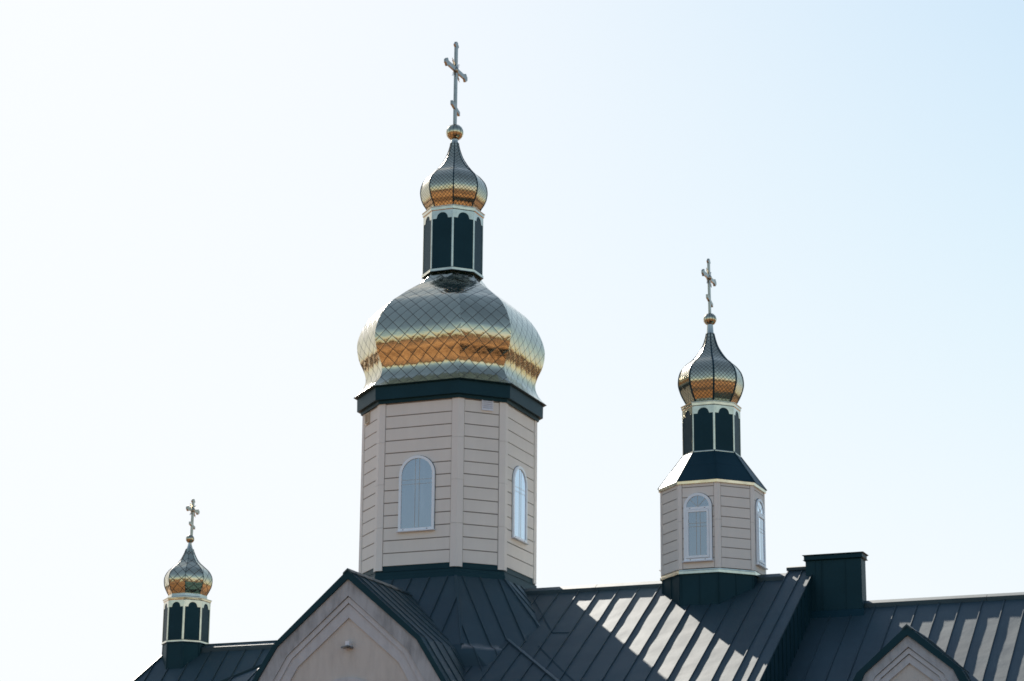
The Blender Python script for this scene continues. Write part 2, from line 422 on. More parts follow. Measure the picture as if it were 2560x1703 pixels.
# ---- chimney
mb = MB()
mb.box((10.64, -.40, -2.2), (1.525, 0, 0), (0, .46, 0), (0, 0, 2.2))
for x in (10.90, 11.06, 11.10, 11.72): mb.box((x-.009, -.414, -2.1), (.018, 0, 0), (0, .016, 0), (0, 0, 1.99))
mb.box((10.62, -.56, -1.74), (1.60, 0, 0), (0, .03, .02), (0, .10, .24))
ch = mb.build('chimney', M['flat'], church)
mb = MB()
def rect_ring(mb, prof, x0, x1, y0, y1):
    rs = [[Vector((x0-e, y0-e, z)), Vector((x1+e, y0-e, z)), Vector((x1+e, y1+e, z)), Vector((x0-e, y1+e, z))] for e, z in prof]
    for A, B in zip(rs, rs[1:]):
        for k in range(4): mb.face([A[k], A[(k+1) % 4], B[(k+1) % 4], B[k]])
    mb.face(rs[-1]); mb.face(rs[0][::-1])
rect_ring(mb, [(.005, -.125), (.06, -.105), (.062, -.098), (.035, -.09), (.035, .0), (.075, .028), (.078, .036), (0, .05)], 10.64, 12.165, -.40, .06)
mb.build('chimney_cap', M['flat'], ch)
# ---- left (apse) roof, hipped at its far end
Z3 = -1.442
pk3 = Z3-.07
c4, s4 = math.cos(R(47.5)), math.sin(R(47.5)); L3 = 4.2/c4
mb = MB()
XH = -8.98
seams = [-8.66+.575*k for k in range(-6, 16)]
hx = .64*4.2
roof_plane(mb, (0, 0, pk3), (1, 0, 0), (0, -c4, -s4), [(XH, 0), (0, 0), (0, L3), (XH-hx, L3)], seams, seed=7.)
roof_plane(mb, (0, 0, pk3), (1, 0, 0), (0, c4, -s4), [(XH, 0), (0, 0), (0, L3), (XH-hx, L3)], seams, cell=.6, seed=8.)
mb.face([(XH, 0, pk3), (XH-hx, 4.2, pk3-4.2*P475), (XH-hx, -4.2, pk3-4.2*P475)])
apse = mb.build('apse_roof', M['roof'], church)
for xa, xb in ((XH+.3, -5.2), (-5.19, -.8)):
    mb = MB(); ridge_cap(mb, xa, xb, Z3, .16, .10, .14); cp_ = mb.build('ridge_cap', M['roof'], apse)
    mb = MB(); mb.box((xa, -.01, Z3-.012), (xb-xa, 0, 0), (0, .02, 0), (0, 0, .04)); mb.build('ridge_fold', M['flat'], cp_)
mb = MB(); mb.beam((XH, 0, pk3), (XH-hx, -4.2, pk3-4.2*P475), (-.4, -.5, .8), .07, .035, -.005)
mb.build('hip_cap', M['roof'], apse)

# ---- octagonal skirt roof under the main tower
TH, TW = 2.2, 1.2017
mb = MB()
top = ring(2.275, 1.235, -.27); bot = ring(4.25, 2.30, -2.5)
for k in range(8):
    A, B, C_, D = bot[k], bot[(k+1) % 8], top[(k+1) % 8], top[k]
    tdir = (B-A).normalized(); mid0 = (A+B)/2; mid1 = (C_+D)/2; dv = (mid0-mid1).normalized(); Ls = (mid0-mid1).length
    wt, wb = (C_-D).length/2, (B-A).length/2
    diag = k % 2 == 0
    if diag:
        se = [-1.16, -.55, -.02, .53, 1.1]
        roof_plane(mb, mid1, tdir, dv, [(-wt, 0), (wt, 0), (wb, Ls), (-wb, Ls)], se, seed=20.+k, amp=.004)
    else:
        roof_plane(mb, mid1, tdir, dv, [(-wt, 0), (wt, 0), (wb, Ls), (-wb, Ls)], [-1.75, -1.2, -.65, -.1, .45, 1.0, 1.55], seed=20.+k, amp=.004)
# below the eave line of the skirt: a short flatter kick on the diagonals and a steeper apron
kick = [(0, 0), (.03, -.022), (.07, -.044), (.12, -.062), (.18, -.078), (.24, -.098), (.29, -.128), (.33, -.165), (.37, -.21), (.48, -.34), (1.5, -1.5)]
hC0 = (4.25+2.30)/math.sqrt(2); prof = []
for d, z in kick[::-1]:
    hB = 4.25+min(-z*.45, .10+(-z)*.25); prof.append((-2.5+z, hB, math.sqrt(2)*(hC0+d)-hB))
frustum(mb, prof, 0, smooth=True, cap=False)
for k in (0, 2, 4, 6):
    n = (bot[k]+bot[(k+1) % 8]); n.z = 0; n.normalize(); t = (bot[(k+1) % 8]-bot[k]).normalized(); mid = (bot[k]+bot[(k+1) % 8])/2
    for s_ in (-1.16, -.55, -.02, .53):
        for (d0, z0), (d1, z1) in zip(kick, kick[1:]):
            mb.beam(mid+t*s_+n*d0+Vector((0, 0, z0)), mid+t*s_+n*d1+Vector((0, 0, z1)), n*.7+Vector((0, 0, 1)), .022, .032, -.008)
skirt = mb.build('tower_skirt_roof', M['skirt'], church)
for k in range(8):
    d = top[k].copy(); d.z = 0; d.normalize()
    mb = MB(); mb.beam(top[k], bot[k], d+Vector((0, 0, 1.1)), .075, .035, -.008); mb.build('hip_cap', M['roof'], skirt)

# ---- folded edges of the valley flashings on the nave slope
nn = Vector((0, -s34, c34))
def on_nave(x, y): return Vector((x, y, pk+y*P34))
for sx, q in ((1, [(2.80, -.42), (4.12, -2.36), (4.62, -2.40)]), (1, [(3.98, -3.02), (5.2, -4.35), (7.0, -6.2)])):
    mb = MB()
    for (xa, ya), (xb, yb) in zip(q, q[1:]): mb.beam(on_nave(xa, ya), on_nave(xb, yb), nn, .035, .018, -.004)
    mb.build('valley_flashing', M['flat'], nave)

# ---- corner hip roofs tucked between transept and nave
for sx in (1, -1):
    mb = MB()
    ap = Vector((3.19*sx, -3.19, -2.30)); c5, s5 = math.cos(R(33)), math.sin(R(33)); tt = math.tan(R(33)); Lc = 3.6/c5
    se = [-1.1+.575*k for k in range(0, 9)]
    roof_plane(mb, ap, (sx, 0, 0), (0, -c5, -s5), [(-2.4, 0), (0, 0), (3.6, Lc), (-2.4, Lc)], se, seed=30.+sx)
    q = ap+Vector((3.6*sx, -3.6, -3.6*tt)); q2 = ap+Vector((3.6*sx, 0, -3.6*tt))
    mb.face([ap, q, q2] if sx > 0 else [ap, q2, q])
    hr = mb.build('corner_hip_roof', M['roof'], church)
    mb = MB(); mb.beam(ap+Vector((-.05*sx, .05, .03)), q, (.35*sx, -.35, 1), .10, .045, -.01); mb.build('hip_cap', M['roof'], hr)

# ---- gables
def half(pts): return [(-x, z) for x, z in pts[::-1]]+[p for p in pts if p[0] > 0]
def gable(cx, y, o, s_, m1, m2, m3, yback, ridgeback, name, zbot, arch=None):
    """half outlines from apex downwards: roof edge, stucco edge and three moulding lines"""
    fr = lambda a_, b_, d: Vector((cx+a_, y-d, b_))
    full = lambda p: [(-x, z) for x, z in p[::-1]]+list(p[1:])
    mb = MB(); mb.prism(full(m3)+[], fr, -.3, 0.0); mb.strip([(x, z-.15) for x, z in full(m3)], full(s_), fr, -.3, -.04)
    up_ = lambda p: [(x*.988, z+.022) for x, z in full(p)]
    g = mb.build(name, M['field'], church)
    mb = MB(); mb.strip(up_(m1), full(s_), fr, -.25, .13); mb.build('stucco_band', M['stucco'], g)
    mb = MB(); mb.strip(up_(m2), full(m1), fr, -.25, .09); mb.build('moulding', M['stucco2'], g)
    mb = MB(); mb.strip(full(m3), full(m2), fr, -.25, .05); mb.build('moulding', M['stucco2'], g)
    mb = MB(); mb.strip([(x, z) for x, z in full(s_)], full(o), fr, -.12, .19)
    rf_f = mb
    # roof planes behind the verge
    mb = MB()
    yb = yback
    for sx in (1, -1):
        for (x0, z0), (x1, z1) in zip(o, o[1:]):
            dv = Vector(((x1-x0)*sx, 0, z1-z0)); Ls = dv.length
            se = [.30+.55*k for k in range(12)]
            roof_plane(mb, (cx+x0*sx, y-.18, z0-.004), (0, 1, 0), dv, [(0, 0), (yb-y+.18, 0), (yb-y+.18, Ls), (0, Ls)], se, seed=40.+cx+sx, amp=.003)
    rf = mb.build('gable_roof', M['roof'], church)
    rf_f.build('verge_fascia', M['flat'], rf)
    mb = MB(); x1, z1 = o[1]; zt = o[0][1]; k = zt-z1; k /= x1
    rows = []
    for dx in (-.13, 0, .13):
        rows.append([(cx+dx, yy, zt+.035-abs(dx)*k) for yy in (y-.215, ridgeback)])
    mb.grid(rows[::1], False)
    mb.face([(cx-.13, y-.215, zt+.035-.13*k), (cx-.13, y-.215, zt-.02-.13*k), (cx, y-.215, zt-.02), (cx, y-.215, zt+.035)])
    mb.face([(cx, y-.215, zt+.035), (cx, y-.215, zt-.02), (cx+.13, y-.215, zt-.02-.13*k), (cx+.13, y-.215, zt+.035-.13*k)])
    mb.build('ridge_cap', M['roof'], rf)
    return g
def steep(p, zb, sl=.64): return (p[0]+(p[1]-zb)*sl, zb)
o = [(0, -.77), (2.10, -2.62)]; o.append(steep(o[-1], -5.5))
s_ = [(0, -1.01), (2.00, -2.70)]; s_.append(steep(s_[-1], -5.5))
m1 = [(0, -1.47), (1.745, -2.955)]; m1.append(steep(m1[-1], -5.5, .61))
m2 = [(0, -1.65), (1.63, -3.05)]; m2.append(steep(m2[-1], -5.5, .60))
m3 = [(0, -2.01), (1.445, -3.235)]; m3.append(steep(m3[-1], -5.5, .60))
g = gable(.04, -6.42, o, s_, m1, m2, m3, -2.4, -2.6, 'front_gable', -5.5)
mb = MB()
fr = lambda a_, b_, d: Vector((.03+a_, -6.42-d, b_))
ac = -4.66
lo = [(.93*math.cos(R(t)), ac+.93*math.sin(R(t))) for t in range(0, 181, 6)]; hi = [(1.10*math.cos(R(t)), ac+1.10*math.sin(R(t))) for t in range(0, 181, 6)]
mb.strip(lo, hi, fr, -.05, .05); mb.build('arch_moulding', M['stucco2'], g)
mb = MB(); mb.prism([(.925*math.cos(R(t)), ac+.925*math.sin(R(t))) for t in range(0, 181, 6)], fr, -.02, .012); mb.build('window_pane', M['glass'], g)
# dormer gable over the lower nave
o = [(0, -2.58), (1.30, -3.70), (1.42, -3.92)]; o.append(steep(o[-1], -4.6, .5))
s_ = [(0, -2.82), (1.10, -3.715)]; s_ += [(1.2, -3.93), steep((1.2, -3.93), -4.6, .5)]
m1 = [(0, -3.12), (.86, -3.815), (.95, -3.98)]; m1.append(steep(m1[-1], -4.6, .5))
m2 = [(0, -3.28), (.74, -3.87), (.82, -4.02)]; m2.append(steep(m2[-1], -4.6, .5))
m3 = [(0, -3.49), (.62, -3.98), (.70, -4.12)]; m3.append(steep(m3[-1], -4.6, .5))
gable(14.17, -3.93, o, s_, m1, m2, m3, -1.9, -1.95, 'dormer_gable', -4.6)

# ---- lower walls
mb = MB()
mb.box((-11.0, -4.0, ZG), (11, 0, 0), (0, 8.0, 0), (0, 0, 7.4)); mb.build('wall', M['wall'], church)
mb = MB(); mb.box((2.0, -5.8, ZG), (X2-2.1, 0, 0), (0, 11.6, 0), (0, 0, 8.9)); mb.build('wall', M['wall'], church)
mb = MB(); mb.box((X2-.05, -5.9, ZG), (13.0, 0, 0), (0, 11.8, 0), (0, 0, 8.0)); mb.build('wall', M['wall'], church)
mb = MB(); mb.box((-3.6, -6.40, ZG), (7.28, 0, 0), (0, 6.2, 0), (0, 0, 8.2)); mb.build('wall', M['wall'], church)

# ------------------------------------------------------------------ tower parts
def siding(par, h, w, cx, lines, zb, zt, pw, gap=.013, dep=.03):
    core = MB(); frustum(core, [(zb, h-.005, w), (zt, h-.005, w)], cx); mb = MB()
    zs = [zb]+[z for z in lines if zb < z < zt]+[zt]
    for mid, t, n, hw in face_frames(h, w, cx):
        for i, (z0, z1) in enumerate(zip(zs, zs[1:])):
            a0 = z0+(gap if i else 0); a1 = z1-(gap if z1 < zt else 0)
            j = random.uniform(-.002, .002)
            mb.box(Vector((mid.x, mid.y, a0))-t*(hw-pw+.01)-n*.01, t*(2*(hw-pw)+.02), n*(.01+dep+j), (0, 0, a1-a0))
    wl = mb.build('tower_wall', M['siding'], par); core.build('joint_backing', M['joint'], wl)
    return wl
def pilasters(par, h, w, cx, zb, zt, pw, joints=(), thick=.045):
    fr_ = face_frames(h, w, cx); r = ring(h, w, 0, cx)
    ro_ = ring(h+thick, w+thick*T8, 0, cx)
    out = []
    for k in range(8):
        V, Vo = r[k], ro_[k]
        t1, t0 = fr_[k][1], fr_[k-1][1]; n1, n0 = fr_[k][2], fr_[k-1][2]
        mb = MB()
        zz = [zb]+list(joints)+[zt]
        for z0, z1 in zip(zz, zz[1:]):
            z0_, z1_ = z0+(.003 if z0 > zb else 0), z1-(.003 if z1 < zt else 0)
            poly = [V-t0*pw, V-t0*pw+n0*thick, Vo, V+t1*pw+n1*thick, V+t1*pw]
            lo_ = [p+Vector((0, 0, z0_)) for p in poly]; hi_ = [p+Vector((0, 0, z1_)) for p in poly]
            for a_ in range(4): mb.face([lo_[a_], lo_[a_+1], hi_[a_+1], hi_[a_]])
            mb.face(hi_); mb.face(lo_[::-1])
        out.append(mb.build('corner_board', M['pil'], par))
    return out
def arch_pts(hw, zs, n=20, zc=None, r=None):
    return [(hw*math.cos(math.pi*k/n), zs+hw*math.sin(math.pi*k/n)) for k in range(n+1)]
def window_plain(par, fr, hw, z0, z1):
    """arched casement: frame, pane, glazing bars, sill; fr maps (a, z, depth)"""
    fw_ = .075; zs = z1-hw
    outer = [(hw, z0)]+arch_pts(hw, zs)+[(-hw, z0)]; inner = [(hw-fw_, z0)]+arch_pts(hw-fw_, zs)+[(-hw+fw_, z0)]
    shade_edge = [(x*(1+.014/hw), z0 if z <= z0+.001 else z+.014*max(0, (z-zs))/hw) for x, z in outer]
    mb = MB(); mb.strip(inner, shade_edge, fr, 0, .008); sl_ = mb  # dark strip painting the shadow gap round the frame
    mb = MB(); mb.strip(inner, outer, fr, 0, .062)
    mb.prism([(-hw+fw_, z0), (hw-fw_, z0), (hw-fw_, z0+.07), (-hw+fw_, z0+.07)], fr, 0, .061)
    f_ = mb.build('window', M['pvc'], par)
    sl_.build('window_shadow_gap', M['dark'], f_)
    mb = MB(); p = [(hw-fw_+.004, z0+.02)]+arch_pts(hw-fw_+.004, zs)+[(-hw+fw_-.004, z0+.02)]
    mb.prism(p, fr, .0, .036); mb.build('window_pane', M['glass'], f_)
    mb = MB()
    hi_ = hw-fw_
    for x in (-.05, .075):
        zt_ = zs+math.sqrt(hi_**2-x*x); mb.prism([(x-.005, z0+.07), (x+.005, z0+.07), (x+.005, zt_), (x-.005, zt_)], fr, .034, .041)
    for z in (2.40, 2.525):
        mb.prism([(-hi_, z-.004), (hi_, z-.004), (hi_, z+.004), (-hi_, z+.004)], fr, .034, .040)
    mb.build('glazing_bar', M['bar'], f_)
    mb = MB(); mb.prism([(-hw-.03, z0-.028), (hw+.03, z0-.028), (hw+.03, z0-.003), (-hw-.03, z0-.003)], fr, -.01, .11); mb.build('window_sill', M['vent'], f_)
    for x in (-hw*.72, hw*.62):
        mb = MB(); mb.prism([(x-.022, z0+.028), (x+.022, z0+.028), (x+.022, z0+.042), (x-.022, z0+.042)], fr, .05, .065); mb.build('drain_cap', M['dark'], f_)
    return f_
def window_split(par, fr, hw, z0, z1):
    fw_ = .075; zs = z1-hw; zm = 1.30
    outer = [(hw, z0)]+arch_pts(hw, zs)+[(-hw, z0)]; inner = [(hw-fw_, z0)]+arch_pts(hw-fw_, zs)+[(-hw+fw_, z0)]
    hi_ = hw-fw_
    shade_edge = [(x*(1+.014/hw), z0 if z <= z0+.001 else z+.014*max(0, (z-zs))/hw) for x, z in outer]
    mb = MB(); mb.strip(inner, shade_edge, fr, 0, .008); sl_ = mb  # dark outline as painted shade where frame meets siding
    mb = MB(); mb.strip(inner, outer, fr, 0, .05)
    mb.prism([(-hi_, z0), (hi_, z0), (hi_, z0+.065), (-hi_, z0+.065)], fr, 0, .049)
    mb.prism([(-hi_, zm), (hi_, zm), (hi_, zm+.07), (-hi_, zm+.07)], fr, 0, .049)
    f_ = mb.build('window', M['pvc'], par)
    sl_.build('window_shadow_gap', M['dark'], f_)
    mb = MB(); a0, a1 = z0+.075, zm-.012; sw = .062
    for q in ([(-hi_+.006, a0), (hi_-.006, a0), (hi_-.006, a0+sw), (-hi_+.006, a0+sw)], [(-hi_+.006, a1-sw), (hi_-.006, a1-sw), (hi_-.006, a1), (-hi_+.006, a1)],
              [(-hi_+.006, a0+sw), (-hi_+sw, a0+sw), (-hi_+sw, a1-sw), (-hi_+.006, a1-sw)], [(hi_-sw, a0+sw), (hi_-.006, a0+sw), (hi_-.006, a1-sw), (hi_-sw, a1-sw)]):
        mb.prism(q, fr, 0, .072)
    mb.build('window_sash', M['pvc'], f_)
    mb = MB(); mb.prism([(-hi_+sw-.003, a0+sw-.003), (hi_-sw+.003, a0+sw-.003), (hi_-sw+.003, a1-sw+.003), (-hi_+sw-.003, a1-sw+.003)], fr, 0, .045)
    mb.build('window_pane', M['glass'], f_)
    mb = MB(); mb.prism([(hi_+.003, zm+.066)]+arch_pts(hi_+.003, zs)+[(-hi_-.003, zm+.066)], fr, 0, .028); mb.build('window_pane', M['glass'], f_)
    mb = MB()
    for x in (-.038, .072): mb.prism([(x-.006, a0+sw), (x+.006, a0+sw), (x+.006, a1-sw), (x-.006, a1-sw)], fr, .043, .050)
    for z in (.825, .92): mb.prism([(-hi_+sw, z-.005), (hi_-sw, z-.005), (hi_-sw, z+.005), (-hi_+sw, z+.005)], fr, .043, .049)
    for ang in (45, 90, 135):
        d = Vector((math.cos(R(ang)), math.sin(R(ang)))); q = Vector((-d.y, d.x))*.006; p0 = Vector((0, zm+.07)); p1 = p0+d*(zs+hi_-zm-.08 if ang == 90 else .315)
        mb.prism([tuple(p0-q), tuple(p1-q), tuple(p1+q), tuple(p0+q)], fr, .026, .033)
    mb.build('glazing_bar', M['bar'], f_)
    mb = MB(); mb.prism([(-hw-.035, z0-.03), (hw+.025, z0-.03), (hw+.025, z0-.004), (-hw-.035, z0-.004)], fr, -.01, .10); mb.build('window_sill', M['vent'], f_)
    for x, z in ((-.22, z0+.03), (.2, z0+.03), (-.22, zm+.035), (.2, zm+.035)):
        mb = MB(); mb.prism([(x-.016, z-.007), (x+.016, z-.007), (x+.016, z+.007), (x-.016, z+.007)], fr, .04, .0525); mb.build('drain_cap', M['dark'], f_)
    return f_
def vent(par, fr, x0, x1, z0, z1, mt):
    f_ = .028
    mb = MB()
    for q in ([(x0, z0), (x1, z0), (x1, z0+f_), (x0, z0+f_)], [(x0, z1-f_), (x1, z1-f_), (x1, z1), (x0, z1)], [(x0, z0+f_), (x0+f_, z0+f_), (x0+f_, z1-f_), (x0, z1-f_)], [(x1-f_, z0+f_), (x1, z0+f_), (x1, z1-f_), (x1-f_, z1-f_)]):
        mb.prism(q, fr, 0, .05)
    v = mb.build('vent', mt, par)
    mb = MB(); n = 5
    for k in range(n):
        z = z0+f_+(z1-z0-2*f_)*k/n; hh = (z1-z0-2*f_)/n
        a_, b_, c_, d_ = fr(x0+f_, z, .045), fr(x1-f_, z, .045), fr(x1-f_, z+hh*.85, .026), fr(x0+f_, z+hh*.85, .026)
        mb.face([a_, b_, c_, d_]); mb.face([fr(x0+f_, z, .02), fr(x1-f_, z, .02), b_, a_])
    mb.build('louvre', mt, v)
    return v
def drum(par, cx, z0, z1, h, hring, hcorn, zring, zc0, zc1, strip, arch):
    mb = MB(); frustum(mb, [(z0-.004, hring+.004, (hring+.004)*T8), (z0+.004, hring-.01, (hring-.01)*T8), (zring-.01, h, h*T8), (z1, h, h*T8)], cx)
    d = mb.build('drum', M['flat'], par)
    mb = MB(); frustum(mb, [(z0, hring+.006, (hring+.006)*T8), (z0+.012, hring, hring*T8), (zring-.02, hring, hring*T8), (zring, h+.004, (h+.004)*T8)], cx, cap=False)
    mb.build('base_ring', M['gold'], d)
    ff = face_frames(h, h*T8, cx)
    r = ring(h, h*T8, 0, cx); th = .014; ro_ = ring(h+th, (h+th)*T8, 0, cx)
    for k in range(8):
        t1, t0, n1, n0 = ff[k][1], ff[k-1][1], ff[k][2], ff[k-1][2]
        poly = [r[k]-t0*strip, r[k]-t0*strip+n0*th, ro_[k], r[k]+t1*strip+n1*th, r[k]+t1*strip]
        mb = MB(); lo_ = [p+Vector((0, 0, zring)) for p in poly]; hi_ = [p+Vector((0, 0, zc0)) for p in poly]
        for a_ in range(4): mb.face([lo_[a_], lo_[a_+1], hi_[a_+1], hi_[a_]])
        mb.build('corner_strip', M['gold'], d)
    apz, shz, ar = arch
    for mid, t, n, hw in ff:
        fr = fr_of(mid, t, n); W = hw-strip-.001
        lo_ = [(-W, shz), (-ar*1.06, shz), (-ar*1.06, shz+.02)]
        for q in range(1, 16):
            an = math.pi-math.pi*q/16; lo_.append((ar*math.cos(an), apz-(apz-shz-.03)*(1-math.sin(an))))
        lo_ += [(ar*1.06, shz+.02), (ar*1.06, shz), (W, shz)]
        mb = MB(); mb.strip(lo_, [(x, zc0+.01) for x, z in lo_], fr, 0, .011)
        mb.build('arch_trim', M['gold'], d)
    mb = MB(); q = lambda hh: (hh, hh*T8)
    frustum(mb, [(zc0-.004, *q(h+.002)), (zc0+.02, *q(h+.02)), (zc0+.025, *q(hcorn-.012)), (zc1-.022, *q(hcorn-.008)), (zc1-.016, *q(hcorn+.012)), (zc1, *q(hcorn+.012)), (zc1+.02, *q(h-.06))], cx)
    mb.build('cornice', M['gold'], d)
    return d
def onion(par, cx, prof, tile, mt, rib=0., ribmat=None, ztop=None):
    P = spline([(z, h, h*k) for z, h, k in prof], 6)
    mb = MB(); frustum(mb, P, cx, smooth=True, tile=tile, cap=False)
    d = mb.build('onion_dome', mt, par)
    if rib:
        for k in range(8):
            mb = MB(); pts = [ring(h, w_, z, cx)[k] for z, h, w_ in P]
            dr = pts[0]-Vector((cx, 0, pts[0].z)); dr.normalize(); sd_ = Vector((-dr.y, dr.x, 0))
            rows = []
            for i, p in enumerate(pts):
                wv = rib*(.45+.55*min(1, (p-Vector((cx, 0, p.z))).length/.5))
                tg = (pts[min(i+1, len(pts)-1)]-pts[max(i-1, 0)]).normalized(); nn = sd_.cross(tg); nn = nn if nn.dot(dr) > 0 else -nn
                rows.append([p-sd_*wv-nn*wv*.55, p-sd_*wv*.8+nn*.010, p+sd_*wv*.8+nn*.010, p+sd_*wv-nn*wv*.55])
            mb.grid(rows, False); mb.build('dome_rib', ribmat, d)
    return d
def finial(par, cx, neck, zb, rb):
    mb = MB(); lathe(mb, neck, cx, 0, 24); mb.build('finial_neck', M['gold'], par)
    mb = MB(); n = 14
    for k in range(n):
        rows = []
        for i in range(19):
            th = -math.pi/2+math.pi*i/18
            rows.append([(cx+rb*math.cos(th)*math.cos(2*math.pi*(k+t)/n), rb*math.cos(th)*math.sin(2*math.pi*(k+t)/n), zb+rb*math.sin(th)*.97) for t in (0, .5, 1)])
        mb.grid(rows, True)
    b = mb.build('finial_ball', M['ball'], par)
    mb = MB()
    for k in range(n):
        an = 2*math.pi*k/n; rows = []
        for i in range(2, 17):
            th = -math.pi/2+math.pi*i/18; wv = .005/rb/max(.3, math.cos(th))
            rows.append([(cx+(rb+.004)*math.cos(th)*math.cos(an+q), (rb+.004)*math.cos(th)*math.sin(an+q), zb+(rb+.004)*math.sin(th)*.97) for q in (-wv, wv)])
        mb.grid(rows, True)
    mb.build('ball_seam', M['flat'], b)
def cross(par, cx, y0, zb, zt, zc, hl, wy, tx, zf, fl, ft, lean=0.):
    """three-barred cross standing in the YZ plane"""
    fr = lambda a_, b_, d: Vector((cx+d, y0+a_+lean*(b_-zb), b_))
    hw = wy/2; e = tx/2
    root = None
    def tref(L0, L1):    # trefoil end from L0 to L1 along +a, half outline
        k = L1-L0
        return [(L0, hw), (L0+k*.12, hw*1.75), (L0+k*.38, hw*2.0), (L0+k*.60, hw*1.55), (L0+k*.70, hw*1.05), (L0+k*.93, hw*.95), (L1, hw*.6)]
    tl = wy*1.35
    tt_ = tref(zt-tl, zt)
    poly = [(-hw, zb)]+[(-b_, a_) for a_, b_ in tt_]+[(b_, a_) for a_, b_ in tt_[::-1]]+[(hw, zb)]
    mb = MB(); mb.prism(poly, fr, -e, e); up = mb.build('cross', M['cross'], par)
    t2 = tref(hl-tl, hl)
    half_ = [(a_, b_) for a_, b_ in t2]
    poly = [(a_, zc+b_) for a_, b_ in half_]+[(a_, zc-b_) for a_, b_ in half_[::-1]]
    poly += [(-a_, zc-b_) for a_, b_ in half_]+[(-a_, zc+b_) for a_, b_ in half_[::-1]]
    mb = MB(); mb.prism(poly, fr, -e-.004, e+.004); mb.build('crossbar', M['cross'], up)
    s_ = ft
    mb = MB(); mb.prism([(-fl, zf+s_*fl-hw*.95), (fl, zf-s_*fl-hw*.95), (fl, zf-s_*fl+hw*.95), (-fl, zf+s_*fl+hw*.95)], fr, -e-.004, e+.004); mb.build('footrest', M['cross'], up)
    n = 18
    for sg in (1, -1):
        mb = MB()
        for k in range(n):
            a0, a1 = 2*math.pi*k/n, 2*math.pi*(k+1)/n
            for (r0, d0), (r1, d1) in (((.62, e), (.5, e+.03)), ((.5, e+.03), (.25, e+.05)), ((.25, e+.05), (0.001, e+.055))):
                mb.face([fr(r0*wy*math.cos(a0), zc+r0*wy*math.sin(a0)*1.25, sg*d0), fr(r0*wy*math.cos(a1), zc+r0*wy*math.sin(a1)*1.25, sg*d0), fr(r1*wy*math.cos(a1), zc+r1*wy*math.sin(a1)*1.25, sg*d1), fr(r1*wy*math.cos(a0), zc+r1*wy*math.sin(a0)*1.25, sg*d1)], None, True)
        mb.build('boss', M['cross'], up)
    mb = MB()
    for q in range(4):
        for an, ln in ((28, 1.5), (38, 2.0), (45, 2.35), (52, 2.0), (62, 1.5)):
            an = R(an+90*q); d = Vector((math.cos(an), math.sin(an))); p = Vector((-d.y, d.x))*wy*.085; s0, s1 = d*wy*.55, d*wy*ln*1.3
            mb.prism([(s0.x-p.x, zc+s0.y-p.y), (s1.x, zc+s1.y), (s0.x+p.x, zc+s0.y+p.y)], fr, -.008, .008)
    mb.build('ray_burst', M['cross'], up)
    return up

# ------------------------------------------------------------------ main tower
mt_ = thing('domed_tower', 'largest central tower, cream siding below a broad gilded dome and a small onion dome', 'church tower', (0, 0, -.4))
lines = [.125+.3583*k for k in range(0, 14)]
siding(mt_, TH, TW, 0, [z for z in lines if z > .3], .125, 4.83, .195)
pilasters(mt_, TH, TW, 0, 0., 4.82, .17, (1.22, 2.46, 3.67))
mb = MB(); frustum(mb, [(-.06, 2.205, 1.206), (.13, 2.205, 1.206)]); frustum(mb, [(-.05, 2.262, 1.232), (-.045, 2.225, 1.214), (-.03, 2.22, 1.21)][0:1]+[(-.03, 2.222, 1.211)], 0)
frustum(mb, [(-.30, 2.285, 1.242), (-.15, 2.275, 1.236), (-.14, 2.255, 1.228), (-.05, 2.25, 1.225)])
mb.build('base_flashing', M['flat'], mt_)
ff = face_frames(TH, TW)
for k in (7, 1, 3, 5):
    mid, t, n, hw = ff[k]
    sh = -.005 if k == 7 else (.14-.285 if k == 1 else 0)
    window_plain(mt_, fr_of(mid, t, n, .03), .545, 1.075, 3.21) if k != 1 else window_plain(mt_, fr_of(mid+t*(-.145), t, n, .03), .52, 1.03, 3.17)
mid, t, n, hw = ff[0]; vent(mt_, fr_of(mid, t, n, .03), -.186+.706-.54+.0, .163+.706-.54, 4.505, 4.83, M['vent'])
mid, t, n, hw = ff[6]; vent(mt_, fr_of(mid, t, n, .03), -.14-.25, .14-.25, 4.46, 4.755, M['ventb'])
mb = MB()
frustum(mb, [(4.80, 2.19, 1.19), (4.80, 2.29, 1.238), (4.895, 2.30, 1.242), (4.90, 2.395, 1.285), (5.275, 2.40, 1.29), (5.285, 2.455, 1.335), (5.31, 2.485, 1.365), (5.315, 2.3, 1.26)])
mb.build('cornice', M['flat'], mt_)
prof = [(5.305, 2.485, .550), (5.45, 2.345, .55), (5.64, 2.225, .55), (5.86, 2.182, .55), (6.10, 2.235, .55), (6.40, 2.355, .55), (6.65, 2.41, .55), (6.87, 2.425, .55), (7.05, 2.405, .55),
        (7.33, 2.325, .548), (7.65, 2.17, .545), (7.93, 1.97, .54), (8.13, 1.75, .535), (8.35, 1.50, .525), (8.54, 1.26, .51), (8.70, 1.055, .49), (8.82, .94, .465), (8.93, .855, .44), (9.03, .79, .42), (9.10, .745, T8)]
P = spline([(z, h, h*k) for z, h, k in prof], 4)
mb = MB(); frustum(mb, P, 0, smooth=True, tile=.40, cap=False); mb.build('great_dome', M['tile_big'], mt_)
drum(mt_, 0, 9.08, 11.0, .81, .845, .86, 9.175, 10.945, 11.075, .025, (10.885, 10.70, .172))
k8 = T8
